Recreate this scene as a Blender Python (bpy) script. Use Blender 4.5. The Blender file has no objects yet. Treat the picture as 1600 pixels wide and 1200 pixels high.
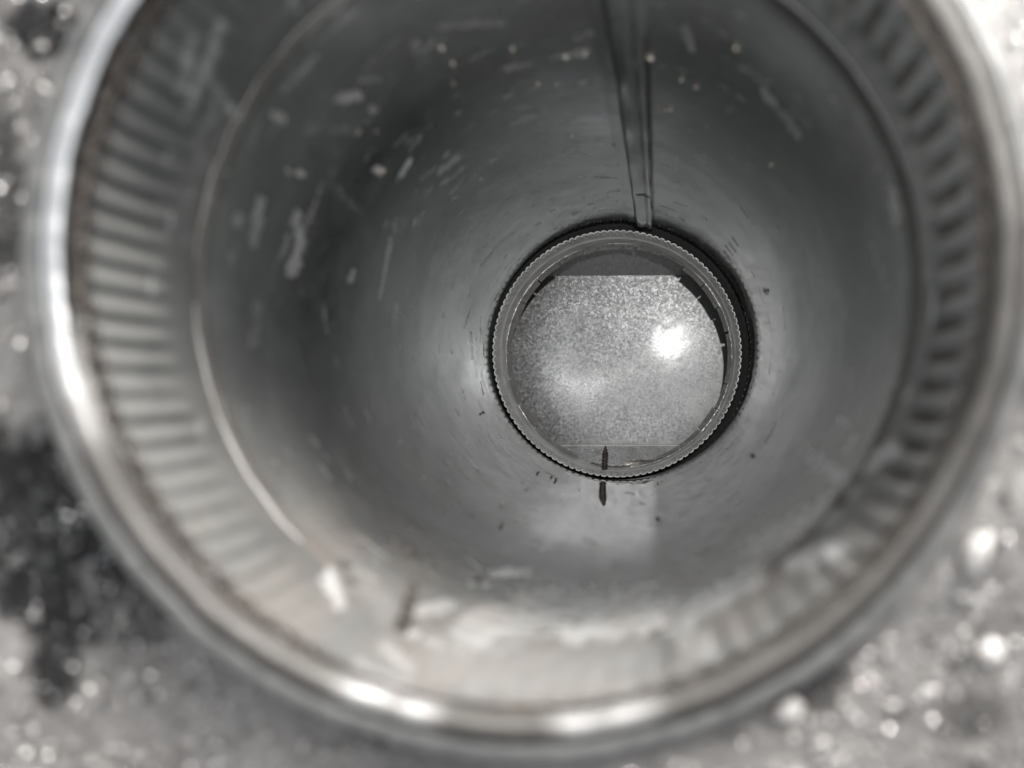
import bpy, bmesh, math, random
import numpy as np
from mathutils import Vector, Matrix, noise as mnoise

random.seed(7)
rng = np.random.default_rng(11)
PI = math.pi
MM = 0.001
scene = bpy.context.scene
COL = scene.collection

# ------------------------------------------------------------------ camera
# pipe axis = world Z through the origin, mouth of the pipe near z = 0 (the roof surface), all lengths in mm below
CAMX, CAMY, CAMZ = 13.35, -14.5, 93.0
cam = bpy.data.cameras.new('camera')
camo = bpy.data.objects.new('camera', cam)
COL.objects.link(camo)
camo.location = (CAMX * MM, CAMY * MM, CAMZ * MM)
cam.sensor_width = 36.0
cam.lens = 28.125
cam.shift_x = -0.1394
cam.shift_y = 0.00375
cam.clip_start = 0.002
cam.clip_end = 50.0
cam.dof.use_dof = True
cam.dof.focus_distance = 0.318
cam.dof.aperture_fstop = 10.0
cam.dof.aperture_blades = 0
scene.camera = camo

# ------------------------------------------------------------------ world, sun, flash
SUN_AZ, SUN_EL = math.radians(66), math.radians(21)
w = bpy.data.worlds.new('World')
scene.world = w
w.use_nodes = True
nt = w.node_tree
bg = nt.nodes['Background']
sky = nt.nodes.new('ShaderNodeTexSky')
sky.sky_type = 'NISHITA'
sky.sun_disc = False
sky.sun_elevation = SUN_EL
sky.sun_rotation = PI / 2 - SUN_AZ
sky.air_density = 0.6
sky.dust_density = 5.0
sky.ozone_density = 0.3
hs = nt.nodes.new('ShaderNodeHueSaturation')      # thin white haze: a paler sky
hs.inputs['Saturation'].default_value = 0.12
nt.links.new(sky.outputs[0], hs.inputs['Color'])
nt.links.new(hs.outputs[0], bg.inputs[0])
bg.inputs[1].default_value = 0.15

sun = bpy.data.lights.new('sun', 'SUN')
suno = bpy.data.objects.new('sun', sun)
COL.objects.link(suno)
sdir = Vector((math.cos(SUN_EL) * math.cos(SUN_AZ), math.cos(SUN_EL) * math.sin(SUN_AZ), math.sin(SUN_EL)))
suno.rotation_euler = sdir.to_track_quat('Z', 'Y').to_euler()
suno.location = sdir
sun.energy = 0.5
sun.angle = math.radians(10)
sun.color = (1.0, 0.89, 0.78)

# the phone's flash, lit in the photograph: its glare stands on the back panel of the duct
fl = bpy.data.lights.new('phone_flash', 'SPOT')
flo = bpy.data.objects.new('phone_flash', fl)
COL.objects.link(flo)
flo.location = ((CAMX + 16) * MM, (CAMY + 44) * MM, CAMZ * MM)
flo.rotation_euler = (Vector((-6 * MM, 0, -0.28)) - flo.location).to_track_quat('-Z', 'Y').to_euler()
fl.energy = 0.4
fl.shadow_soft_size = 0.0016
fl.spot_size = math.radians(58)
fl.spot_blend = 1.0
fl.color = (1.0, 0.985, 0.96)

scene.view_settings.view_transform = 'Standard'
scene.view_settings.look = 'None'
scene.view_settings.exposure = 1.85
scene.view_settings.gamma = 1.0
scene.render.engine = 'CYCLES'
scene.cycles.use_denoising = True
scene.cycles.max_bounces = 16
scene.cycles.glossy_bounces = 12
scene.cycles.sample_clamp_indirect = 3.0

# ------------------------------------------------------------------ helpers
def Z(d):                       # depth below the lens (mm) -> world z (mm)
    return CAMZ - d

def project(x, y, d):           # mm -> photograph pixels (1600 x 1200)
    return 1023 + 1250 * (x - CAMX) / d, 606 - 1250 * (y - CAMY) / d

def wall_point(px, py, R=50.0): # photograph pixel -> point of the pipe wall (angle, depth)
    a, b = (px - 1023) / 1250, -(py - 606) / 1250
    # (CAMX + a d)^2 + (CAMY + b d)^2 = R^2
    A = a * a + b * b
    B = 2 * (CAMX * a + CAMY * b)
    Cc = CAMX ** 2 + CAMY ** 2 - R * R
    d = (-B + math.sqrt(B * B - 4 * A * Cc)) / (2 * A)
    return math.atan2(CAMY + b * d, CAMX + a * d), d

def mesh_obj(name, verts, faces, mat, parent=None, smooth=True, uv=None, attrs=None):
    me = bpy.data.meshes.new(name)
    v = np.asarray(verts, dtype=np.float64) * MM
    me.from_pydata(v.tolist() if len(v) < 2000 else v, [], faces)
    if smooth:
        me.polygons.foreach_set('use_smooth', np.ones(len(me.polygons), dtype=bool))
    if uv is not None:
        lay = me.uv_layers.new(name='cyl')
        vi = np.zeros(len(me.loops), dtype=np.int32)
        me.loops.foreach_get('vertex_index', vi)
        lay.data.foreach_set('uv', np.asarray(uv, dtype=np.float32)[vi].ravel())
    for k, a in (attrs or {}).items():
        at = me.attributes.new(k, 'FLOAT', 'POINT')
        at.data.foreach_set('value', np.asarray(a, dtype=np.float32))
    me.materials.append(mat)
    me.update()
    o = bpy.data.objects.new(name, me)
    COL.objects.link(o)
    if parent:
        o.parent = parent
    return o

def empty(name, loc, label, cat, group=None):
    o = bpy.data.objects.new(name, None)
    o.empty_display_size = 0.01
    o.location = [c * MM for c in loc]
    COL.objects.link(o)
    tag(o, label, cat, group)
    return o

def tag(o, label, cat, group=None):
    o['label'] = label
    o['category'] = cat
    if group:
        o['group'] = group

def grid_faces(n, m, close_u):
    """n columns (angle) x m rows; vertex index = row * n + column"""
    f = []
    cols = n if close_u else n - 1
    for j in range(m - 1):
        a = j * n
        b = a + n
        for i in range(cols):
            k = (i + 1) % n
            f.append((a + i, a + k, b + k, b + i))
    return f

def revolve(Rfun, dvals, n, t0=0.0, t1=2 * PI, cx=0.0, cy=0.0, close=True, flip=False):
    """surface of revolution with radius Rfun(theta, d) on arrays; returns verts, faces, theta, d"""
    th = np.linspace(t0, t1, n, endpoint=not close)
    T, D = np.meshgrid(th, np.asarray(dvals, float))
    R = Rfun(T, D)
    X, Y = cx + R * np.cos(T), cy + R * np.sin(T)
    verts = np.stack([X.ravel(), Y.ravel(), Z(D).ravel()], 1)
    f = grid_faces(n, len(dvals), close)
    if flip:
        f = [q[::-1] for q in f]
    return verts, f, T.ravel(), D.ravel()

def revolve_profile(prof, n, cx=0, cy=0, wob=None, flip=False, closed_profile=False):
    """prof: list of (R, d)"""
    th = np.linspace(0, 2 * PI, n, endpoint=False)
    P = np.asarray(prof, float)
    if closed_profile:
        P = np.vstack([P, P[:1]])
    T, R = np.meshgrid(th, P[:, 0])
    _, D = np.meshgrid(th, P[:, 1])
    if wob is not None:
        dR, dD = wob(T, R, D)
        R, D = R + dR, D + dD
    verts = np.stack([(cx + R * np.cos(T)).ravel(), (cy + R * np.sin(T)).ravel(), Z(D).ravel()], 1)
    f = grid_faces(n, len(P), True)
    if flip:
        f = [q[::-1] for q in f]
    return verts, f, T.ravel(), D.ravel()

def smoothstep(a, b, x):
    t = np.clip((x - a) / (b - a), 0, 1)
    return t * t * (3 - 2 * t)

def vnoise(x, y, seed=0):
    """cheap 2-D value noise on arrays"""
    xi, yi = np.floor(x).astype(np.int64), np.floor(y).astype(np.int64)
    fx, fy = x - xi, y - yi
    fx, fy = fx * fx * (3 - 2 * fx), fy * fy * (3 - 2 * fy)
    def h(i, j):
        n = (i * 374761393 + j * 668265263 + seed * 1442695041) & 0x7fffffff
        n = ((n ^ (n >> 13)) * 1274126177) & 0x7fffffff
        return ((n ^ (n >> 16)) & 0xffff) / 65535.0
    return (h(xi, yi) * (1 - fx) + h(xi + 1, yi) * fx) * (1 - fy) + (h(xi, yi + 1) * (1 - fx) + h(xi + 1, yi + 1) * fx) * fy

def fnoise(x, y, seed=0, oct=3):
    s, a, t = 0, 1, 0
    for k in range(oct):
        s = s + a * vnoise(x * 2 ** k, y * 2 ** k, seed + k)
        t += a
        a *= .5
    return s / t

# ------------------------------------------------------------------ materials
class NB:
    def __init__(self, name):
        self.m = bpy.data.materials.new(name)
        self.m.use_nodes = True
        self.t = self.m.node_tree
        self.p = self.t.nodes['Principled BSDF']
    def n(self, typ, **kw):
        nd = self.t.nodes.new(typ)
        for k, v in kw.items():
            if k.startswith('i_'):
                nd.inputs[k[2:].replace('_', ' ')].default_value = v
            else:
                setattr(nd, k, v)
        return nd
    def l(self, a, b):
        self.t.links.new(a, b)
    def math(self, op, a, b=None, clamp=False):
        nd = self.n('ShaderNodeMath', operation=op, use_clamp=clamp)
        for i, v in enumerate((a, b)):
            if v is None:
                continue
            if isinstance(v, (int, float)):
                nd.inputs[i].default_value = v
            else:
                self.l(v, nd.inputs[i])
        return nd.outputs[0]
    def ramp(self, fac, lo, hi, a=0.0, b=1.0):
        nd = self.n('ShaderNodeMapRange')
        nd.inputs['From Min'].default_value = lo
        nd.inputs['From Max'].default_value = hi
        nd.inputs['To Min'].default_value = a
        nd.inputs['To Max'].default_value = b
        self.l(fac, nd.inputs['Value'])
        return nd.outputs[0]
    def mix(self, fac, a, b):
        nd = self.n('ShaderNodeMix', data_type='RGBA')
        for i, v in ((0, fac), (6, a), (7, b)):
            if isinstance(v, (int, float)):
                nd.inputs[i].default_value = v
            elif isinstance(v, tuple):
                nd.inputs[i].default_value = (*v, 1)
            else:
                self.l(v, nd.inputs[i])
        return nd.outputs[2]
    def noise(self, vec, scale, detail=3, rough=.55, dist=0.0):
        nd = self.n('ShaderNodeTexNoise')
        nd.inputs['Scale'].default_value = scale
        nd.inputs['Detail'].default_value = detail
        nd.inputs['Roughness'].default_value = rough
        nd.inputs['Distortion'].default_value = dist
        if vec is not None:
            self.l(vec, nd.inputs['Vector'])
        return nd.outputs[0]
    def scaled(self, vec, s):
        nd = self.n('ShaderNodeMapping')
        nd.inputs['Scale'].default_value = s
        self.l(vec, nd.inputs['Vector'])
        return nd.outputs[0]
    def uv(self):
        nd = self.n('ShaderNodeUVMap')
        nd.uv_map = 'cyl'
        return nd.outputs[0]
    def obj(self):
        return self.n('ShaderNodeTexCoord').outputs['Object']
    def attr(self, name):
        return self.n('ShaderNodeAttribute', attribute_name=name).outputs['Fac']
    def bump(self, h, strength, dist):
        nd = self.n('ShaderNodeBump')
        nd.inputs['Strength'].default_value = strength
        nd.inputs['Distance'].default_value = dist
        self.l(h, nd.inputs['Height'])
        return nd

def spangle_normal(b, cellcol, amount, base=None):
    """tilt the normal a little, a different way in every zinc crystal"""
    geo = b.n('ShaderNodeNewGeometry')
    sub = b.n('ShaderNodeVectorMath', operation='SUBTRACT')
    b.l(cellcol, sub.inputs[0])
    sub.inputs[1].default_value = (.5, .5, .5)
    sc = b.n('ShaderNodeVectorMath', operation='SCALE')
    b.l(sub.outputs[0], sc.inputs[0])
    sc.inputs['Scale'].default_value = amount
    ad = b.n('ShaderNodeVectorMath', operation='ADD')
    b.l(base if base is not None else geo.outputs['Normal'], ad.inputs[0])
    b.l(sc.outputs[0], ad.inputs[1])
    nm = b.n('ShaderNodeVectorMath', operation='NORMALIZE')
    b.l(ad.outputs[0], nm.inputs[0])
    return nm.outputs[0]

def galvanised_panel():
    b = NB('spangled_galvanised_sheet')
    oc = b.obj()
    warp = b.n('ShaderNodeTexNoise')
    warp.inputs['Scale'].default_value = 900
    b.l(oc, warp.inputs['Vector'])
    wv = b.n('ShaderNodeVectorMath', operation='SCALE')
    wv.inputs['Scale'].default_value = 0.0016
    b.l(warp.outputs['Color'], wv.inputs[0])
    ad = b.n('ShaderNodeVectorMath', operation='ADD')
    b.l(oc, ad.inputs[0]); b.l(wv.outputs[0], ad.inputs[1])
    vo = b.n('ShaderNodeTexVoronoi')
    vo.inputs['Scale'].default_value = 1450
    b.l(ad.outputs[0], vo.inputs['Vector'])
    vo2 = b.n('ShaderNodeTexVoronoi')
    vo2.inputs['Scale'].default_value = 3300
    b.l(ad.outputs[0], vo2.inputs['Vector'])
    sep = b.n('ShaderNodeSeparateColor')
    b.l(vo.outputs['Color'], sep.inputs[0])
    sep2 = b.n('ShaderNodeSeparateColor')
    b.l(vo2.outputs['Color'], sep2.inputs[0])
    v = b.math('ADD', b.math('MULTIPLY', sep.outputs[0], .6), b.math('MULTIPLY', sep2.outputs[1], .4))
    big = b.noise(oc, 60, 4, .6)
    col = b.mix(b.ramp(v, .15, .85), (.17, .172, .175), (.225, .228, .231))
    col = b.mix(b.ramp(big, .35, .7, 0, .3), col, (.36, .36, .36))
    dent = b.bump(b.noise(oc, 45, 2, .5, .5), .22, .0007)
    nrm = spangle_normal(b, vo.outputs['Color'], .1, dent.outputs[0])
    b.l(col, b.p.inputs['Base Color'])
    b.p.inputs['Metallic'].default_value = .85
    b.l(b.ramp(sep.outputs[1], 0, 1, .36, .48), b.p.inputs['Roughness'])
    b.l(nrm, b.p.inputs['Normal'])
    g = b.n('ShaderNodeBsdfGlossy')
    b.l(col, g.inputs['Color'])
    g.inputs['Roughness'].default_value = .125
    b.l(spangle_normal(b, vo2.outputs['Color'], .012, dent.outputs[0]), g.inputs['Normal'])
    mx = b.n('ShaderNodeMixShader')
    mx.inputs[0].default_value = .035
    b.l(b.p.outputs[0], mx.inputs[1]); b.l(g.outputs[0], mx.inputs[2])
    b.l(mx.outputs[0], b.t.nodes['Material Output'].inputs['Surface'])
    return b.m

def pipe_metal(name, rough=(.2, .36), dirt_amt=.25, dull=1.0):
    """used galvanised pipe: faint spangle, rolling lines, dull oxide, smears and dust from the attributes"""
    b = NB(name)
    uv = b.uv()
    vo = b.n('ShaderNodeTexVoronoi')
    vo.inputs['Scale'].default_value = .55
    b.l(b.scaled(uv, (1, .8, 1)), vo.inputs['Vector'])
    sep = b.n('ShaderNodeSeparateColor')
    b.l(vo.outputs['Color'], sep.inputs[0])
    cloud = b.noise(b.scaled(uv, (.05, .06, 1)), 1.0, 5, .6, .6)
    streak = b.noise(b.scaled(uv, (.016, .8, 1)), 1.0, 3, .55)
    fine = b.noise(b.scaled(uv, (1.6, 1.6, 1)), 1.0, 4, .65)
    blot = b.noise(b.scaled(uv, (.22, .3, 1)), 1.0, 4, .6, .4)
    base = b.mix(b.ramp(sep.outputs[0], 0, 1), (.405, .43, .438), (.465, .485, .49))
    base = b.mix(b.ramp(streak, .5, .75, 0, .5), base, (.26, .27, .28))
    # dull zinc oxide layer
    depth = b.n('ShaderNodeSeparateXYZ')
    b.l(uv, depth.inputs[0])
    painted_sheen = b.attr('painted_sheen')
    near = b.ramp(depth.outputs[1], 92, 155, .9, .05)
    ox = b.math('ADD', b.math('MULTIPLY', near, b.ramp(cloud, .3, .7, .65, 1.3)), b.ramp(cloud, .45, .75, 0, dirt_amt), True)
    base = b.mix(b.ramp(fine, .35, .65, 0, .75), base, (.25, .252, .255))
    salt = b.noise(b.scaled(uv, (2.6, 1.5, 1)), 1.0, 3, .75)
    base = b.mix(b.ramp(salt, .5, .62, 0, .6), base, (.16, .16, .162))
    base = b.mix(b.ramp(salt, .48, .36, 0, .5), base, (.66, .665, .67))
    rings = b.noise(b.scaled(uv, (.004, 1.3, 1)), 1.0, 4, .7)
    base = b.mix(b.ramp(rings, .4, .7, 0, .3), base, (.62, .625, .63))
    base = b.mix(b.ramp(cloud, .42, .6, 0, .55), base, (.24, .28, .29))
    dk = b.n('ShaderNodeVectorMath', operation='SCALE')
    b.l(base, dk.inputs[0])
    b.l(b.ramp(depth.outputs[1], 165, 270, .66 * dull, 1.4), dk.inputs['Scale'])  # colour brightens with depth, painting the sheen near the far ring
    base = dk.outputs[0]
    base = b.mix(painted_sheen, base, (.72, .72, .72))
    ox = b.math('ADD', ox, b.math('MULTIPLY', b.attr('floor_darkening'), b.ramp(cloud, .3, .7, .25, .6)), True)
    ox = b.math('MULTIPLY', ox, b.math('SUBTRACT', 1.0, b.math('MULTIPLY', painted_sheen, .7)), True)
    smear_and_sheen, dust, dark = b.attr('smear_and_sheen'), b.attr('dust'), b.attr('dark')
    sm = b.math('MULTIPLY', smear_and_sheen, b.ramp(blot, .3, .6, .45, 1), True)
    col = b.mix(ox, base, tuple(c * dull for c in (.2, .203, .197)))
    col = b.mix(b.math('MULTIPLY', b.attr('floor_darkening'), b.ramp(blot, .3, .7, .3, .75)), col, tuple(c * dull for c in (.13, .127, .122)))
    col = b.mix(b.ramp(salt, .52, .64, 0, .45), col, (.07, .068, .065))
    col = b.mix(sm, col, (.55, .555, .555))
    dn = b.math('MULTIPLY', dust, b.ramp(fine, .35, .62, .35, 1), True)
    col = b.mix(dn, col, tuple(c * dull for c in (.23, .195, .165)))
    speck = b.ramp(b.noise(b.scaled(uv, (.9, .9, 1)), 1.0, 2, .5), .70, .74, 0, .6)
    col = b.mix(speck, col, (.12, .11, .1))
    col = b.mix(dark, col, (.022, .018, .016))
    b.l(col, b.p.inputs['Base Color'])
    b.p.inputs['Specular IOR Level'].default_value = .3
    notmetal = b.math('MAXIMUM', b.math('MAXIMUM', b.math('MULTIPLY', ox, 1.0), sm), b.math('MAXIMUM', dn, dark))
    notmetal = b.math('MAXIMUM', notmetal, b.math('MULTIPLY', speck, 1.0))
    b.l(b.math('SUBTRACT', 1.0, notmetal, True), b.p.inputs['Metallic'])
    r = b.math('ADD', b.ramp(blot, .35, .65, rough[0], rough[1]), b.math('MULTIPLY', b.math('MAXIMUM', sm, dn), .3), True)
    r = b.math('MULTIPLY', r, b.math('SUBTRACT', 1.0, b.math('MULTIPLY', painted_sheen, .82)), True)
    b.l(r, b.p.inputs['Roughness'])
    h = b.math('ADD', b.math('MULTIPLY', streak, .5), b.math('ADD', b.math('MULTIPLY', fine, .25), b.math('MULTIPLY', dust, .6)))
    bm = b.bump(h, .05, .00005)
    b.l(spangle_normal(b, vo.outputs['Color'], .006, bm.outputs[0]), b.p.inputs['Normal'])
    return b.m

def plain_metal(name, col, rough, bump=.3, scale=900, spang=.06, metallic=1):
    b = NB(name)
    oc = b.obj()
    n1 = b.noise(oc, scale, 4, .6)
    n2 = b.noise(oc, 140, 4, .6)
    b.l(b.mix(b.ramp(n2, .35, .68), tuple(c * .72 for c in col), col), b.p.inputs['Base Color'])
    b.p.inputs['Metallic'].default_value = metallic
    b.l(b.ramp(n1, .3, .7, rough - .06, rough + .1), b.p.inputs['Roughness'])
    bm = b.bump(n1, bump, .00015)
    vo = b.n('ShaderNodeTexVoronoi')
    vo.inputs['Scale'].default_value = 900
    b.l(oc, vo.inputs['Vector'])
    b.l(spangle_normal(b, vo.outputs['Color'], spang, bm.outputs[0]), b.p.inputs['Normal'])
    return b.m

def rough_paint(name, c0, c1, rough, scale, bump=.5, metallic=0.0):
    b = NB(name)
    oc = b.obj()
    n1 = b.noise(oc, scale, 5, .65)
    b.l(b.mix(b.ramp(n1, .35, .65), c0, c1), b.p.inputs['Base Color'])
    b.p.inputs['Roughness'].default_value = rough
    b.p.inputs['Metallic'].default_value = metallic
    b.l(b.bump(n1, bump, .0004).outputs[0], b.p.inputs['Normal'])
    return b.m

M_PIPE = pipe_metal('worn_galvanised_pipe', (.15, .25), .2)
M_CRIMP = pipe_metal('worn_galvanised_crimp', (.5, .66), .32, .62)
M_PANEL = galvanised_panel()
M_COLLAR = plain_metal('galvanised_collar', (.8, .8, .79), .34, metallic=.12)
M_TAB = plain_metal('bright_cut_tab', (.66, .65, .63), .3, 1.0, 1500, .5, .5)
M_RIM = plain_metal('rolled_rim_metal', (.58, .59, .585), .26, .25, 500, .02)
def rim_metal():
    """the inner roll: highlights painted pale on one side and at two low places, dark elsewhere"""
    b = NB('highlight_tinted_rim')
    oc = b.obj()
    n1 = b.noise(oc, 260, 4, .6)
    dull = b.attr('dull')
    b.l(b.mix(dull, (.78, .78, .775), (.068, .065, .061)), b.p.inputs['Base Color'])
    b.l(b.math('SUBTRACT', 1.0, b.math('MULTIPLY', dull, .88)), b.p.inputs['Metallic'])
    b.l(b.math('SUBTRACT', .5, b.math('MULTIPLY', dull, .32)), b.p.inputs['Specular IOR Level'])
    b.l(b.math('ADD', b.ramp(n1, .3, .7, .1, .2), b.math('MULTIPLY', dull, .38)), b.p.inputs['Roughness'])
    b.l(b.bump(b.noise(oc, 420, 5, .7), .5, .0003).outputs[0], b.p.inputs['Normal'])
    return b.m
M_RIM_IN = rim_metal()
M_RIM_OUT = rough_paint('dull_weathered_zinc', (.1, .102, .1), (.16, .16, .157), .5, 300, .3, .55)
M_SCREW = rough_paint('rusty_screw_steel', (.03, .025, .022), (.08, .068, .06), .42, 1500, .4, .3)
M_BRIGHT = plain_metal('bright_galvanised', (.85, .85, .85), .25, .3, 1100, .06, .6)
def grained_sheet():
    b = NB('grained_galvanised')
    oc = b.obj()
    g1 = b.noise(b.scaled(oc, (900, 900, 120)), 1.0, 4, .65)
    g2 = b.noise(b.scaled(oc, (1500, 1500, 1500)), 1.0, 3, .6)
    v = b.math('ADD', b.math('MULTIPLY', g1, .5), b.math('MULTIPLY', g2, .5))
    b.l(b.mix(b.ramp(v, .35, .65), (.4, .402, .406), (.8, .805, .81)), b.p.inputs['Base Color'])
    b.p.inputs['Metallic'].default_value = .35
    b.p.inputs['Roughness'].default_value = .35
    b.l(b.bump(v, .5, .0002).outputs[0], b.p.inputs['Normal'])
    return b.m
M_UPPER = grained_sheet()
M_GAP_SHADE = rough_paint('added_gap_black', (.012, .012, .013), (.02, .02, .021), .8, 600)
M_DIRT = rough_paint('brown_packed_dirt', (.012, .009, .007), (.045, .036, .029), .85, 500, .6)
M_SEAL = plain_metal('torn_foil', (.42, .4, .38), .35, .8, 1500, .2)

# ------------------------------------------------------------------ roof surface
def ground_height(x, y):
    """mm above z = 0; rises a little to the lower right"""
    h = 1.6 * (fnoise(x / 14, y / 14, 3) - .5) * 2
    u = x * .86 - y * .5
    h = h + 4.6 * smoothstep(-25, 45, u) + .03 * np.clip(u - 45, 0, 80)
    return h

M_ROOF_B = NB('aluminium_coated_roofing')
def roof_material():
    b = M_ROOF_B
    oc = b.obj()
    n1 = b.noise(oc, 38, 5, .6, .4)
    n2 = b.noise(oc, 700, 4, .7)
    shade_and_patches = b.attr('shade_and_patches')
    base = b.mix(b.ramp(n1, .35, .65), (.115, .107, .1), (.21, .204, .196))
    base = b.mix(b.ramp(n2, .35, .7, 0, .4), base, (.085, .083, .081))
    base = b.mix(shade_and_patches, base, (.014, .014, .0145))  # shade beside the pipe painted dark into the roofing colour
    b.l(base, b.p.inputs['Base Color'])
    b.p.inputs['Metallic'].default_value = 0
    b.l(b.ramp(n2, .3, .7, .3, .6), b.p.inputs['Roughness'])
    b.l(b.math('SUBTRACT', .5, b.math('MULTIPLY', shade_and_patches, .42)), b.p.inputs['Specular IOR Level'])
    b.l(b.bump(n2, .8, .0008).outputs[0], b.p.inputs['Normal'])
    return b.m
M_ROOF = roof_material()

def shade_patch_mask(x, y):
    """painted shade left of the pipe and beside its lower right, plus bare patches"""
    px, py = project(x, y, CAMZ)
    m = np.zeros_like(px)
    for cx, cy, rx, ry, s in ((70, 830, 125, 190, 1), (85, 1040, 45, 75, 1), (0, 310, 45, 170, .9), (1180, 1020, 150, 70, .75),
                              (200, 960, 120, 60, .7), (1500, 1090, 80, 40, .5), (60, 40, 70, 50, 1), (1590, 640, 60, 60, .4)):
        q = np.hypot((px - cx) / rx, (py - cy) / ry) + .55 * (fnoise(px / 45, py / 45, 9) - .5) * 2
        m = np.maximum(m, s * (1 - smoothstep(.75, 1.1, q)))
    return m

rr = np.concatenate([np.linspace(55.2, 130, 150), np.geomspace(133, 4000, 36)])
th = np.linspace(0, 2 * PI, 360, endpoint=False)
T, RR = np.meshgrid(th, rr)
X, Y = RR * np.cos(T), RR * np.sin(T)
H = ground_height(X, Y) * (1 - smoothstep(200, 500, RR)) + .7 * (fnoise(X / 1.7, Y / 1.7, 5, 2) - .5) * (RR < 140)
verts = np.stack([X.ravel(), Y.ravel(), H.ravel()], 1)
roof = mesh_obj('roof_surface', verts, grid_faces(360, len(rr), True), M_ROOF, attrs={'shade_and_patches': shade_patch_mask(X, Y).ravel()})
roof['kind'] = 'structure'

def granule_material(name, c0, c1, metallic, rough):
    b = NB(name)
    at = b.attr('shade')
    b.l(b.mix(at, c0, c1), b.p.inputs['Base Color'])
    b.p.inputs['Metallic'].default_value = metallic
    b.l(b.ramp(b.noise(b.obj(), 1500, 3, .6), .3, .7, rough, rough + .2), b.p.inputs['Roughness'])
    return b.m
M_GRAN = granule_material('mineral_granule', (.05, .048, .046), (.4, .388, .374), .3, .2)
M_GLINT = granule_material('mica_flake', (.7, .7, .7), (.85, .84, .82), 1, .1)
M_CRUMB = granule_material('grit_crumb', (.03, .026, .022), (.42, .38, .34), 0, .45)

def rocks(name, centres, sizes, shades, mat, squash=.7, normals=None):
    """many little irregular stones joined into one mesh"""
    bm = bmesh.new()
    bmesh.ops.create_icosphere(bm, subdivisions=1, radius=1)
    bv = np.array([v.co[:] for v in bm.verts])
    bf = np.array([[v.index for v in f.verts] for f in bm.faces])
    bm.free()
    n = len(centres)
    k = len(bv)
    jit = 1 + .3 * (rng.random((n, k)) - .5) * 2
    P = bv[None] * jit[..., None]
    q = rng.normal(size=(n, 4))
    q /= np.linalg.norm(q, axis=1, keepdims=True)
    a, x, y, z = q.T
    Rm = np.stack([np.stack([1 - 2 * (y * y + z * z), 2 * (x * y - a * z), 2 * (x * z + a * y)], 1),
                   np.stack([2 * (x * y + a * z), 1 - 2 * (x * x + z * z), 2 * (y * z - a * x)], 1),
                   np.stack([2 * (x * z - a * y), 2 * (y * z + a * x), 1 - 2 * (x * x + y * y)], 1)], 1)
    P = P * np.stack([np.ones(n), .65 + .35 * rng.random(n), squash * (.7 + .5 * rng.random(n))], 1)[:, None, :]
    P = np.einsum('nij,nkj->nki', Rm, P) * np.asarray(sizes)[:, None, None] + np.asarray(centres)[:, None, :]
    F = (bf[None] + (np.arange(n) * k)[:, None, None]).reshape(-1, 3)
    return mesh_obj(name, P.reshape(-1, 3), F.tolist(), mat, smooth=False, attrs={'shade': np.repeat(shades, k)})

n = 15000
ang = rng.random(n) * 2 * PI
rad = 56.3 + (rng.random(n) ** .8) * 52
gx, gy = rad * np.cos(ang), rad * np.sin(ang)
gs = .22 + .55 * rng.random(n) ** 2.5
tm = shade_patch_mask(gx, gy)
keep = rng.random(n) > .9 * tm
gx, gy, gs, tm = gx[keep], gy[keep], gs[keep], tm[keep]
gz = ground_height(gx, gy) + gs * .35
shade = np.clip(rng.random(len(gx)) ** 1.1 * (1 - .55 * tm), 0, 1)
gran = rocks('roof_granules', np.stack([gx, gy, gz], 1), gs, shade, M_GRAN)
gran['kind'] = 'stuff'
gran['label'] = 'glittering grey mineral granules bedded in the roof surface around the pipe'

n = 30000
ang = rng.random(n) * 2 * PI
rad = 56.8 + rng.random(n) * 45
gx, gy = rad * np.cos(ang), rad * np.sin(ang)
clump = fnoise(gx / 9, gy / 9, 77)
qx, qy = project(gx, gy, 90)
near = np.minimum(np.hypot((qx - 1525) / 90, (qy - 985) / 70), np.hypot((qx - 1340) / 90, (qy - 1040) / 50))
keep = (clump > .38) | ((near < 1) & (rng.random(n) < .8))
gx, gy = gx[keep], gy[keep]
gs = .05 + .24 * rng.random(len(gx)) ** 5
flk = rocks('mica_flakes', np.stack([gx, gy, ground_height(gx, gy) + .45 + gs], 1), gs, rng.random(len(gx)), M_GLINT)
flk['kind'] = 'stuff'
flk['label'] = 'tiny bright mica flakes sparkling in the sun on the roof surface'

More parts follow.
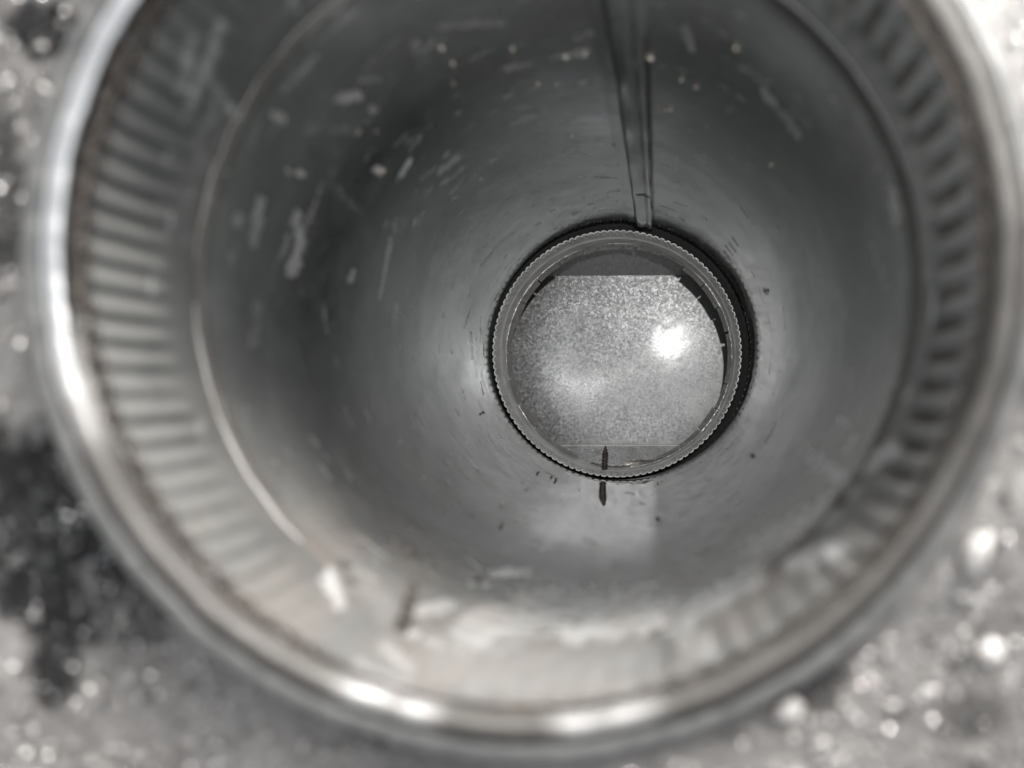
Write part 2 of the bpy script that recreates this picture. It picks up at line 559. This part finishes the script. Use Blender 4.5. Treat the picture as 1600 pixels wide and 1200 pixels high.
# ------------------------------------------------------------------ stains and painted sheen on the pipe wall
# each: list of photograph points along the mark, width in pixels, strength
SMEARS_AND_SHEEN = [
    ([(407, 315), (398, 378)], 17, .8), ([(462, 338), (470, 375), (455, 425)], 19, .85), ([(470, 375), (505, 285)], 9, .5),
    ([(641, 250), (627, 273)], 9, 1), ([(687, 268), (716, 244)], 9, .7), ([(588, 266), (592, 268)], 15, .9), ([(700, 280), (690, 287)], 6, .6),
    ([(375, 340), (372, 346)], 22, .7), ([(345, 40), (318, 118), (296, 168)], 17, .55), ([(318, 118), (372, 182)], 15, .5),
    ([(300, 60), (285, 140)], 18, .45), ([(528, 156), (560, 150)], 16, .75), ([(566, 126), (590, 123)], 11, .6), ([(580, 170), (582, 172)], 13, .7), ([(648, 70), (655, 80)], 16, .5),
    ([(690, 40), (785, 36)], 11, .45), ([(610, 375), (594, 465)], 7, .6), ([(552, 425), (547, 438)], 9, .7), ([(790, 108), (830, 98)], 10, .4),
    ([(800, 196), (836, 180)], 9, .5), ([(1070, 45), (1082, 78)], 12, .55), ([(1190, 140), (1247, 212)], 13, .55), ([(1160, 105), (1195, 130)], 9, .4),
    ([(1140, 245), (1175, 262)], 8, .4), ([(1395, 295), (1402, 345)], 14, .45), ([(1312, 655), (1322, 662)], 9, .6), ([(820, 310), (840, 300)], 5, .6),
    ([(735, 342), (762, 330)], 5, .5), ([(515, 895), (530, 942)], 20, .6), ([(505, 905), (512, 920)], 12, .5), ([(632, 985), (650, 992)], 13, .6), ([(665, 1000), (690, 1012)], 14, .35),
    ([(772, 897), (826, 893)], 15, .95), ([(735, 912), (760, 914)], 10, .6), ([(890, 990), (960, 985), (1025, 968)], 34, .6), ([(820, 936), (870, 925)], 24, .5),
    ([(960, 930), (1020, 915)], 18, .45), ([(1000, 985), (1040, 960)], 26, .3), ([(660, 955), (700, 945)], 24, .4), ([(880, 1010), (1000, 1040)], 40, .12),
    ([(600, 1010), (640, 1045)], 20, .25), ([(560, 1040), (640, 1075)], 16, .2), ([(860, 90), (905, 80)], 8, .35), ([(700, 425), (694, 455)], 5, .5), ([(735, 520), (738, 560)], 5, .3),
    ([(480, 200), (560, 205)], 14, .25), ([(400, 480), (395, 540)], 16, .3), ([(520, 290), (560, 330)], 16, .22), ([(940, 45), (900, 60)], 12, .35),
    ([(1250, 700), (1330, 760)], 26, .35), ([(1180, 850), (1290, 800)], 40, .35), ([(1080, 960), (1180, 900)], 40, .35), ([(1350, 730), (1400, 700)], 25, .4), ([(1240, 880), (1320, 850)], 30, .4),
    ([(452, 365), (438, 405)], 8, .6), ([(720, 1010), (820, 1025), (960, 1010)], 130, .12), ([(745, 985), (850, 955), (1000, 955)], 75, .4), ([(740, 1060), (980, 1055)], 60, .1), ([(1040, 940), (1090, 1010)], 45, .2), ([(610, 960), (560, 900)], 36, .15), ([(430, 180), (440, 186)], 14, .9), ([(466, 270), (474, 272)], 9, .9), ([(450, 266), (452, 270)], 8, .8), ([(875, 88), (912, 86)], 9, .6),  # the widest marks paint the pale sheen on the pipe floor
]
DARKS = [
    ([(1134, 384), (1144, 398)], 3, 1), ([(1139, 379), (1149, 393)], 3, 1), ([(1144, 371), (1153, 384)], 3, 1), ([(1132, 392), (1140, 401)], 3, .7), ([(1131, 394), (1142, 407)], 2.5, .9),
    ([(1194, 452), (1197, 458)], 7, .9), ([(1170, 710), (1178, 714)], 7, .7), ([(1024, 808), (1031, 812)], 7, .7), ([(838, 738), (843, 741)], 5, .5),
    ([(536, 882), (546, 884)], 10, .7), ([(545, 905), (556, 912)], 11, .7), ([(640, 850), (648, 866)], 13, .4), ([(1030, 870), (1040, 876)], 8, .5), ([(742, 905), (752, 910)], 9, .8),
    ([(916, 845), (926, 850)], 14, .35), ([(978, 770), (990, 772)], 4, .8), ([(1000, 785), (1006, 788)], 4, .7),
]

def random_marks():
    """fine scuffs from handling: mostly round the pipe, thickest in the upper left"""
    out = []
    rg = np.random.default_rng(5)
    while len(out) < 620:
        t = math.radians(rg.normal(125, 42)) if rg.random() < .7 else rg.random() * 2 * PI
        d = 100 + 200 * rg.random() ** 1.2
        ln = (1.2 + 6 * rg.random() ** 2.5) * .5
        sl = rg.normal(0, .35)
        x0, y0 = project(50 * math.cos(t - ln / 50), 50 * math.sin(t - ln / 50), d - ln * sl)
        x1, y1 = project(50 * math.cos(t + ln / 50), 50 * math.sin(t + ln / 50), d + ln * sl)
        out.append(([(x0, y0), (x1, y1)], max(2.2, (.25 + .55 * rg.random() ** 2) * 1250 / d), .12 + .5 * rg.random() ** 2))
    return out
SMEARS_AND_SHEEN += random_marks()

def stamp(px, py, marks, seed):
    m = np.zeros_like(px)
    ragged = .55 * fnoise(px / 12, py / 12, seed) + .45 * fnoise(px / 4.5, py / 4.5, seed + 3)
    for pts, wd, s in marks:
        x0 = min(p[0] for p in pts) - 2 * wd; x1 = max(p[0] for p in pts) + 2 * wd
        y0 = min(p[1] for p in pts) - 2 * wd; y1 = max(p[1] for p in pts) + 2 * wd
        ix = np.nonzero((px > x0) & (px < x1) & (py > y0) & (py < y1))[0]
        if not len(ix):
            continue
        X, Y = px[ix], py[ix]
        best = np.full(len(ix), 1e9)
        for (ax, ay), (bx, by) in zip(pts[:-1], pts[1:]):
            L2 = max((bx - ax) ** 2 + (by - ay) ** 2, 1e-6)
            t = np.clip(((X - ax) * (bx - ax) + (Y - ay) * (by - ay)) / L2, 0, 1)
            best = np.minimum(best, np.hypot(X - ax - t * (bx - ax), Y - ay - t * (by - ay)))
        v = s * (1 - smoothstep(.3, .62, best / wd + (ragged[ix] - .5) * 1.1))
        m[ix] = np.maximum(m[ix], v)
    return m

def wall_attrs(verts, T, D):
    px, py = project(verts[:, 0], verts[:, 1], D)
    smear_and_sheen = stamp(px, py, SMEARS_AND_SHEEN, 21)
    dark = stamp(px, py, DARKS, 31)
    deg = np.degrees(T) % 360
    # chalky line left by an old joint, two thirds of the way down
    arc = smoothstep(95, 110, deg) * (1 - smoothstep(185, 205, deg))
    line = np.exp(-((D - 214 - 2.2 * np.sin(T * 2.3)) / .55) ** 2) * (fnoise(T * 60, D * .8, 4) > .48) * arc
    smear_and_sheen = np.maximum(smear_and_sheen, .55 * line)
    # dust on the bead, mostly on the left and lower left
    left = smoothstep(112, 150, deg) * (1 - smoothstep(225, 250, deg))
    dust = 1.15 * np.exp(-((D - 110.9 - 1.6 * (fnoise(T * 34, T * 0, 92) - .5)) / 1.7) ** 2) * (.04 + .9 * left) * (.6 + .4 * fnoise(T * 40, D * .5, 8))
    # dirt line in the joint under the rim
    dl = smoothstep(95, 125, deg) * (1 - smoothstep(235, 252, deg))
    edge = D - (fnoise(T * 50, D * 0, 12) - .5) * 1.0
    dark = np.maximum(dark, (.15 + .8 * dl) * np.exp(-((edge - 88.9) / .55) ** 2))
    # darker band below the bead on the far side
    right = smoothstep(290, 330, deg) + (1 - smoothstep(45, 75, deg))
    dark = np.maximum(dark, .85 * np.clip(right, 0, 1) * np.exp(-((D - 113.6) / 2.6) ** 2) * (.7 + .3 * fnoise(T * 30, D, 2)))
    dust = np.maximum(dust, .35 * smoothstep(200, 235, deg) * (1 - smoothstep(300, 330, deg)) * smoothstep(.45, .7, fnoise(T * 9, D / 11, 17)) * (1 - smoothstep(120, 170, D)))
    # smooth strip along the lowest side, coloured pale to paint the reflected wedge
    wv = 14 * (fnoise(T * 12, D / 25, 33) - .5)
    painted_sheen = smoothstep(240, 262, deg + wv) * (1 - smoothstep(283.5, 287, deg + wv * .15)) * smoothstep(130, 200, D + wv * 1.5) * (.75 + .25 * fnoise(T * 30, D / 30, 34))
    side = np.clip(smoothstep(318, 345, deg + wv) + 1 - smoothstep(28, 52, deg + wv), 0, 1)  # pale sheen painted on the right wall near the far ring
    painted_sheen = np.maximum(painted_sheen, .7 * side * smoothstep(195, 262, D + wv))
    floor_darkening = smoothstep(180, 225, deg) * (1 - smoothstep(325, 360, deg)) * (1 - painted_sheen)  # lower side darkened in colour so the painted reflection stands out
    return {'smear_and_sheen': smear_and_sheen, 'dust': dust, 'dark': dark, 'painted_sheen': painted_sheen, 'floor_darkening': floor_darkening}

def wob(T, D):
    """a hand-rolled pipe is never quite round"""
    return (.22 * np.sin(2 * T + .6) + .12 * np.sin(3 * T + D * .013) + .07 * np.sin(5 * T - D * .03 + 1)
            + .05 * np.sin(D * .11 + 2 * T) + .09 * (fnoise(T * 6, D / 18, 40) - .5))

# ------------------------------------------------------------------ vent pipe
R0 = 50.0
END = 307.5
SEAM_T = math.atan2(48.5, 9.2)
pipe = empty('vent_pipe', (0, 0, Z(END)),
             'long round galvanised vent pipe seen down its open mouth, scratched and smeared inside', 'vent pipe')
PL = Vector((0, 0, Z(END) * MM))

def pipe_part(name, verts, faces, mat, **kw):
    o = mesh_obj(name, verts, faces, mat, pipe, **kw)
    o.matrix_parent_inverse = Matrix.Translation(-PL)
    return o

def crimp_wave(T):
    return 90 * T - 10.5 * np.sin(T)

def crimp_R(T, D):
    amp = .33 * (1 - smoothstep(98.5, 106.5, D + 2.2 * (fnoise(T * 14, T * 0 + 3, 51) - .5)))
    ph = crimp_wave(T)
    s = np.tanh(2.4 * np.sin(ph)) / .98
    low = np.exp(-(((np.degrees(T) % 360) - 268) / 40) ** 2)
    low = np.maximum(low, .8 * np.exp(-(((np.degrees(T) % 360) - 306) / 20) ** 2))
    amp = amp * (1 - .92 * low)
    return R0 + wob(T, D) - .35 + amp * s * (.35 + 1.2 * fnoise(T * 9, T * 0 + D * .03, 52)) - amp * .4 + .3 * (fnoise(T * 11, D / 6, 57) - .5) * (1 - smoothstep(98, 107, D))

dv = np.concatenate([np.linspace(88.3, 106, 40), [107.5, 108.6]])
v, f, T, D = revolve(crimp_R, dv, 1080, SEAM_T, SEAM_T + 2 * PI, close=False)
at = wall_attrs(v, T, D)
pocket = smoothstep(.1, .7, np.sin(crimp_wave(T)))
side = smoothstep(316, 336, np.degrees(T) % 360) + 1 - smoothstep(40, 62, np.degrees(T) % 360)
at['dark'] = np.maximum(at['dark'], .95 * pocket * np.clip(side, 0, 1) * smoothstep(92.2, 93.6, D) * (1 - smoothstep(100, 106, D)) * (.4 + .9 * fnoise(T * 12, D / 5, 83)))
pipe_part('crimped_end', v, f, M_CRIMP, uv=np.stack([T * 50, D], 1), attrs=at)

def bead_R(T, D):
    return R0 + wob(T, D) - .35 * (1 - smoothstep(108.6, 111, D)) + .55 * np.exp(-((D - 111.2 - .9 * (fnoise(T * 13, T * 0, 91) - .5)) / 1.1) ** 2) * (1 - .9 * np.exp(-(((np.degrees(T) % 360) - 268) / 30) ** 2))
v, f, T, D = revolve(bead_R, np.linspace(108.6, 114.2, 22), 720, SEAM_T, SEAM_T + 2 * PI, close=False)
pipe_part('bead', v, f, M_CRIMP, uv=np.stack([T * 50, D], 1), attrs=wall_attrs(v, T, D))

def wall_R(T, D):
    edge = smoothstep(END - 3.0, END, D)
    return R0 + wob(T, D) + edge * .2 * np.sin(118 * T) * smoothstep(-.3, .4, np.cos(T - .6))
dv = np.concatenate([np.linspace(114.2, 200, 190), np.linspace(200.8, END, 190)])
v, f, T, D = revolve(wall_R, dv, 840, SEAM_T, SEAM_T + 2 * PI, close=False)
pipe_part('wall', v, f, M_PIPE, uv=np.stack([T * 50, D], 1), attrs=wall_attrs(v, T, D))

# outside skin of the same sheet and its cut lower edge
prof = [(50.05, END), (50.55, END), (50.62, 200), (50.62, 120), (50.2, 89.5), (50.0, 88.3)]
v, f, T, D = revolve_profile(prof, 360, wob=lambda T, R, D: (wob(T, D) + .2 * np.sin(118 * T) * smoothstep(-.3, .4, np.cos(T - .6)) * (D > END - 1), 0 * D))
pipe_part('outer_skin', v, f, M_COLLAR)

# lock seam: a folded strip standing proud of the wall along its whole length
def seam():
    # cross-section: (offset along the wall in mm, height above the wall in mm)
    sec = [(-6.2, -.1), (-6.0, .35), (-3.4, .42), (-3.1, .2), (-2.8, 1.5), (-2.2, 1.85), (-.4, 1.95), (1.2, 1.55), (2.4, 1.9), (3.3, 1.75), (3.8, 1.3), (3.9, .1), (4.2, -.1)]
    dd = np.linspace(109.0, END + 1.0, 240)
    verts, uvs = [], []
    for d in dd:
        sh = -1.1 * (END - d) / 200          # the seam creeps sideways up the pipe
        # cut end with a bent notch
        for i, (s, h) in enumerate(sec):
            t = SEAM_T - (s + sh) / R0
            dz = d
            if d > END - 1.5:
                dz = d - 1.3 * max(0, 1 - abs(s - .6) / 1.6)
            dent = -.75 * math.exp(-((d - 257) / 1.3) ** 2) * math.exp(-((s - .6) / 2.2) ** 2)
            hh = max(h + dent + .08 * math.sin(d * .21 + i) * (h > .5), -.1)
            r = R0 + float(wob(np.array(t), np.array(d))) - hh
            verts.append((r * math.cos(t), r * math.sin(t), Z(dz)))
            uvs.append((t * 50, d))
    n = len(sec)
    faces = [(j * n + i, j * n + i + 1, (j + 1) * n + i + 1, (j + 1) * n + i) for j in range(len(dd) - 1) for i in range(n - 1)]
    z = np.zeros(len(verts))
    o = pipe_part('lock_seam', verts, faces, M_PIPE, uv=uvs, attrs={'smear_and_sheen': z, 'dust': z, 'dark': z, 'painted_sheen': z, 'floor_darkening': z}, smooth=False)
    return o
seam()

# ------------------------------------------------------------------ roof collar with its rolled rim
coll = empty('roof_collar', (0, 0, 0), 'galvanised collar with thick rolled shiny rim around the pipe mouth', 'pipe collar')
def rim_wob(T, R, D):
    return .3 * (fnoise(T * 22, D * 0 + 4, 67) - .5) + .25 * np.sin(2 * T + .6) + .12 * np.sin(5 * T + 1) + .16 * (fnoise(T * 9, D * 0 + .5, 60) - .5), .5 * (fnoise(T * 5, D * 0, 61) - .5) + .25 * (fnoise(T * 16, D * 0, 62) - .5)
def arc(cx, cy, r, a0, a1, n):
    return [(cx + r * math.cos(math.radians(a0 + (a1 - a0) * i / (n - 1))), cy - r * math.sin(math.radians(a0 + (a1 - a0) * i / (n - 1)))) for i in range(n)]
inner = [(50.55, 99), (50.4, 92), (50.3, 88.2)] + arc(51.35, 86.3, 1.15, 195, 15, 15) + [(52.55, 86.6), (52.75, 87.4)]
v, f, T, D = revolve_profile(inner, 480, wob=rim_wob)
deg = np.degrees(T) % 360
shiny = smoothstep(108, 130, deg) * (1 - smoothstep(184, 208, deg))  # left highlight put into the colour of the roll
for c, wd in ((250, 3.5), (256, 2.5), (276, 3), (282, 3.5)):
    shiny = np.maximum(shiny, .28 * np.exp(-((deg - c) / wd) ** 2))  # glints of the lower lip put into the colour
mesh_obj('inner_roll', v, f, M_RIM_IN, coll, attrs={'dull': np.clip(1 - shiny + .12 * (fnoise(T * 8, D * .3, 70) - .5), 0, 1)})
outer = [(52.8, 87.5), (52.85, 87.0)] + arc(54.0, 86.9, 1.15, 178, 0, 15) + [(55.2, 88.4), (55.1, 91), (55.6, 93.5), (58.5, 95.5), (62, 97)]
v, f, T, D = revolve_profile(outer, 480, wob=rim_wob)
mesh_obj('outer_roll', v, f, M_RIM_OUT, coll)
# packed dirt in the joint between collar and pipe
def dirt_wob(T, R, D):
    k = fnoise(T * 38, D * 0 + 1, 64) - .5
    return -.55 * k, 1.1 * k + .5 * (fnoise(T * 110, D, 65) - .5)
v, f, T, D = revolve_profile(arc(50.1, 88.6, .42, 0, 330, 9), 720, wob=dirt_wob, closed_profile=True)
mesh_obj('dirt_line', v, f, M_DIRT, coll)

# ------------------------------------------------------------------ duct boot: crimped collar, tabs, box with the spangled back panel
BX, BY = -1.2, -1.2
boot = empty('duct_boot', (BX, BY, Z(372)), 'galvanised duct box with a crimped round collar at the bottom of the pipe', 'duct boot')
BL = Vector((BX * MM, BY * MM, Z(372) * MM))
def boot_part(name, verts, faces, mat, **kw):
    o = mesh_obj(name, verts, faces, mat, boot, **kw)
    o.matrix_parent_inverse = Matrix.Translation(-BL)
    return o

def collar_R(T, D):
    ph = 116 * T
    amp = .62 * (1 - smoothstep(312.2, 314.6, D)) * (.7 + .6 * fnoise(T * 13, T * 0, 81))
    return 47.55 - 1.35 * smoothstep(308.5, 320.5, D) - .012 * (D - 309) - amp * np.exp(-((((ph + .45 * (D - 309)) / (2 * PI)) % 1 - .5) / .17) ** 2) + .18 * np.sin(2 * T + 2) + .1 * np.sin(3 * T) - .35 * np.exp(-((D - 317.2) / .5) ** 2)
cd = np.concatenate([np.linspace(308.8, 318.5, 30), np.linspace(319.5, 331.5, 12)])
v, f, T, D = revolve(collar_R, cd, 1392, 0, 2 * PI, BX, BY)
# second skin gives the sheet its thickness
v2, f2, T2, D2 = revolve(lambda T, D: collar_R(T, D) + .45, cd, 1392, 0, 2 * PI, BX, BY, flip=True)
nv = len(v)
cap = [(i, nv + i, nv + (i + 1) % 1392, (i + 1) % 1392) for i in range(1392)]
boot_part('crimped_collar', np.vstack([v, v2]), f + [tuple(k + nv for k in q) for q in f2] + cap, M_COLLAR)

# bent tabs that clamp the collar to the box
def tab_mesh(arc_deg, r_in, d0, d1, th, lean):
    n = 7
    vs = []
    for k in range(n):
        t = math.radians(-arc_deg / 2 + arc_deg * k / (n - 1))
        for r, d in ((r_in, d0), (r_in - lean, d1), (r_in - lean + th, d1), (r_in + th, d0)):
            vs.append((r * math.cos(t), r * math.sin(t), Z(d) - Z(330)))
    fs = []
    for k in range(n - 1):
        a, b = 4 * k, 4 * k + 4
        for q in range(4):
            fs.append((a + q, a + (q + 1) % 4, b + (q + 1) % 4, b + q))
    fs += [(3, 2, 1, 0), (4 * n - 4, 4 * n - 3, 4 * n - 2, 4 * n - 1)]
    return vs, fs
protos = []
NT = 26
for k in range(NT):
    deg = 360 / NT * (k + .4)
    if 252 < deg < 282:
        continue
    if len(protos) < 4:
        vs, fs = tab_mesh(13.0 + .2 * len(protos), 46.05 - .1 * len(protos), 326.6, 330.6, .6, 1.25 + .2 * len(protos))
        o = boot_part('tab', vs, fs, M_TAB, smooth=False)
        protos.append(o)
    else:
        o = protos[k % 4].copy()
        COL.objects.link(o)
        o.parent = boot
        o.matrix_parent_inverse = Matrix.Translation(-BL)
    o.location = (BX * MM + random.uniform(-.3, .3) * MM, BY * MM + random.uniform(-.3, .3) * MM, (Z(330) + random.uniform(-.5, .4)) * MM)
    o.rotation_euler = (0, 0, math.radians(deg + random.uniform(-.6, .6)))

# box walls
BW, TOPY, BOTY, FD, BD = 126.0, 37.6, -41.6, 332.2, 372.0
def slab(name, pts, thick_vec, mat):
    """a thin sheet: four corners (mm) extruded by thick_vec"""
    p = [Vector(q) for q in pts]
    tv = Vector(thick_vec)
    vs = [tuple(q) for q in p] + [tuple(q + tv) for q in p]
    fs = [(0, 1, 2, 3), (7, 6, 5, 4), (0, 4, 5, 1), (1, 5, 6, 2), (2, 6, 7, 3), (3, 7, 4, 0)]
    return boot_part(name, vs, fs, mat, smooth=False)
rollb = .12
slab('back_panel', [(-BW, BOTY - .3, Z(BD)), (BW, BOTY + .1, Z(BD)), (BW, TOPY + .7, Z(BD)), (-BW, TOPY - .5, Z(BD))], (0, 0, -.6), M_PANEL)
slab('upper_panel', [(-BW, TOPY - .5, Z(BD - .3)), (BW, TOPY + .7, Z(BD - .3)), (BW, 47.2, Z(FD)), (-BW, 46.4, Z(FD))], (0, .6, 0), M_UPPER)
slab('lower_panel', [(-BW, -48.9, Z(FD)), (BW, -48.5, Z(FD)), (BW, BOTY + .1, Z(BD - .3)), (-BW, BOTY - .3, Z(BD - .3))], (0, -.6, 0), M_BRIGHT)
for s in (-1, 1):
    slab('end_panel', [(s * BW, -48.6, Z(FD)), (s * BW, BOTY, Z(BD)), (s * BW, TOPY, Z(BD)), (s * BW, 46.8, Z(FD))], (s * .6, 0, 0), M_PANEL)
# hem lines: a rolled crease where lower and back panels meet
def bar(name, a, b, r, mat):
    a, b = Vector(a), Vector(b)
    q = (b - a).to_track_quat('Z', 'Y')
    vs, n = [], 8
    for e in (a, b):
        for k in range(n):
            vs.append(tuple(e + q @ Vector((r * math.cos(2 * PI * k / n), r * math.sin(2 * PI * k / n), 0))))
    fs = [(k, (k + 1) % n, n + (k + 1) % n, n + k) for k in range(n)]
    return boot_part(name, vs, fs, mat)
bar('fold', (-BW + 1, BOTY + .1, Z(BD - .35)), (BW - 1, BOTY + .5, Z(BD - .35)), .42, M_COLLAR)

# front panel with the round opening
N = 96
vs, fs = [], []
for k in range(N):
    t = 2 * PI * k / N
    vs.append((BX + 46.9 * math.cos(t), BY + 46.9 * math.sin(t), Z(331.9)))
    c, s = math.cos(t), math.sin(t)
    vs.append((BX + 70 * c, BY + 70 * s, Z(331.9)))
    vs.append((BX + 140 * c, BY + 70 * s, Z(331.9)))
for k in range(N):
    a, b = 3 * k, 3 * ((k + 1) % N)
    fs += [(a, a + 1, b + 1, b), (a + 1, a + 2, b + 2, b + 1)]
boot_part('front_panel', vs, fs, M_PANEL)
# added matte black ring that keeps the gap below the loose pipe end dark
v, f, T, D = revolve_profile([(48.1, 327), (48.1, 318.5), (50, 317.5), (57, 313.5), (62, 313), (62, 327)], 180, BX, BY)
boot_part('gap_shade_ring', v, f, M_GAP_SHADE)

# torn strip of foil sealant hanging in the lower part of the collar
def torn_foil():
    vs, fs = [], []
    n = 40
    for k in range(n):
        u = k / (n - 1)
        t = math.radians(255 + 38 * u)
        ragg = 1.0 * (mnoise.noise(Vector((u * 9, 3, 0))) + .35 * mnoise.noise(Vector((u * 31, 7, 0))))
        lift = .5 + 2.2 * math.exp(-((u - .63) / .16) ** 2) + ragg
        for j in range(4):
            w_ = j / 3
            r = 46.2 - .3 - w_ * max(lift, .15)
            d = 329.4 - 1.5 * w_ + .5 * math.sin(9 * u + 3 * w_)
            vs.append((BX + r * math.cos(t), BY + r * math.sin(t), Z(d)))
    for k in range(n - 1):
        for j in range(3):
            a = k * 4 + j
            fs.append((a, a + 1, a + 5, a + 4))
    return boot_part('torn_foil', vs, fs, M_SEAL, smooth=False)
torn_foil()

# ------------------------------------------------------------------ screws
def screw_mesh(length, r=1.05, pitch=1.25, thread=.42, tip=3.4, n=20):
    m = int(length / .12)
    vs = []
    for j in range(m):
        z = length * j / (m - 1)
        tp = min(1, (length - z) / tip)
        for i in range(n):
            t = 2 * PI * i / n
            fr = (z / pitch - t / (2 * PI)) % 1
            ridge = max(0, 1 - abs(fr - .5) / .27)
            rad = (r * tp ** .75 + thread * ridge * min(1, tp * 1.4))
            vs.append((rad * math.cos(t), rad * math.sin(t), z))
    fs = grid_faces(n, m, True)
    vs.append((0, 0, length + .12))
    k = len(vs) - 1
    fs += [((m - 1) * n + i, (m - 1) * n + (i + 1) % n, k) for i in range(n)]
    return vs, fs

def place_screw(label, base, tipv, length, **kw):
    vs, fs = screw_mesh(length, **kw)
    o = mesh_obj('screw', vs, fs, M_SCREW)
    b = Vector(base)
    dirv = (Vector(tipv) - b).normalized()
    o.location = b * MM
    o.rotation_euler = dirv.to_track_quat('Z', 'Y').to_euler()
    tag(o, label, 'screw', 'screws through the pipe wall')
    return o
place_screw('sharp rusty screw point sticking up through the bottom of the crimped collar', (-6.8, -50.2, Z(318)), (-6.1, -37, Z(317)), 13.0)
t_s, d_s = wall_point(629, 986)
place_screw('dark blurred screw tip poking through the lower wall near the pipe mouth',
            (50.4 * math.cos(t_s), 50.4 * math.sin(t_s), Z(d_s)), (CAMX - 371 * d_s / 1250, CAMY - 287 * d_s / 1250, Z(d_s)), 8.2, r=.75, thread=.3)

# ------------------------------------------------------------------ grit on the pipe wall
SPECKS = [(755, 645, .5, 0), (841, 738, .6, 0), (868, 750, .9, .15), (862, 744, .5, .05), (786, 785, .45, .7), (784, 820, .6, .1), (810, 811, .45, .9), (617, 665, .4, 0), (625, 690, .3, .9),
          (1028, 811, .6, 0), (1195, 455, .55, 0), (1175, 712, .6, 0), (1198, 505, .25, 0), (1205, 515, .2, 0), (965, 757, .3, 0), (1028, 756, .6, .5), (1033, 752, .4, .6), (640, 858, .55, .6),
          (598, 268, .6, .9), (709, 131, .4, 1), (588, 206, .3, 1), (560, 207, .3, 1), (466, 271, .35, 1), (450, 267, .35, 1), (1017, 92, .5, 1), (915, 85, .4, 1), (801, 77, .4, 1), (690, 76, .4, .9),
          (708, 100, .5, .9), (884, 90, .4, 1), (840, 131, .3, .9), (870, 132, .3, .9), (1065, 125, .35, 1), (1088, 137, .4, 1), (752, 280, .25, 1), (894, 212, .25, 1), (881, 243, .25, .8), (987, 198, .3, 1),
          (1205, 258, .3, .8), (1040, 172, .3, .8), (1048, 172, .3, .8), (430, 183, .45, .9), (355, 270, .5, .8), (325, 880, .5, 1), (1150, 76, .4, .9), (1330, 893, .5, 1), (1100, 935, .4, .6), (960, 880, .3, .3),
          (1040, 862, .5, .1), (720, 860, .4, .2), (700, 790, .3, .2), (905, 765, .3, .1)]
cs, ss, sh = [], [], []
for px, py, s, shd in SPECKS:
    t, d = wall_point(px, py, 49.7)
    cs.append((49.7 * math.cos(t), 49.7 * math.sin(t), Z(d)))
    ss.append(s); sh.append(shd)
for _ in range(170):                                   # finer dust, thicker toward the bottom of the picture
    t = rng.normal(-PI / 2 - .1, .75) if rng.random() < .65 else rng.random() * 2 * PI
    d = 92 + rng.random() * 208
    cs.append((49.75 * math.cos(t), 49.75 * math.sin(t), Z(d)))
    ss.append(.08 + .16 * rng.random()); sh.append(float(rng.random() ** 1.5))
grit = rocks('grit', np.array(cs), np.array(ss), np.array(sh), M_CRUMB, .6)
grit['kind'] = 'stuff'
grit['label'] = 'loose dark and pale crumbs of grit stuck to the inside of the pipe'

# ------------------------------------------------------------------ pale pebbles on the roof
M_PEB = rough_paint('white_quartz', (.3, .29, .28), (.5, .48, .46), .3, 400, .3)
def pebble(px, py, rx, ry, rot, label):
    d0 = CAMZ - 1.5
    x = CAMX + (px - 1023) * d0 / 1250
    y = CAMY - (py - 606) * d0 / 1250
    bm = bmesh.new()
    bmesh.ops.create_icosphere(bm, subdivisions=3, radius=1)
    for v in bm.verts:
        k = 1 + .4 * mnoise.noise(v.co * 1.3 + Vector((px, py, 0)))
        v.co = Vector((v.co.x * rx * k, v.co.y * ry * k, v.co.z * min(rx, ry) * .8 * k)) * MM
    me = bpy.data.meshes.new('pebble')
    bm.to_mesh(me); bm.free()
    me.polygons.foreach_set('use_smooth', np.ones(len(me.polygons), dtype=bool))
    me.materials.append(M_PEB)
    o = bpy.data.objects.new('pebble', me)
    COL.objects.link(o)
    o.location = (x * MM, y * MM, (float(ground_height(np.array(x), np.array(y))) + min(rx, ry) * .5) * MM)
    o.rotation_euler = (0, 0, math.radians(rot))
    tag(o, label, 'pebble', 'pale pebbles on the roof surface')
pebble(1502, 850, 1.3, 2.4, -18, 'largest bright white pebble lying beside the lower right of the collar')
pebble(1225, 1090, 1.6, 1.1, 20, 'small rounded pale pebble below the collar, close under its lower right edge')
pebble(1525, 1000, 1.5, 1.2, 30, 'pale pebble among glinting granules just below the largest white pebble')
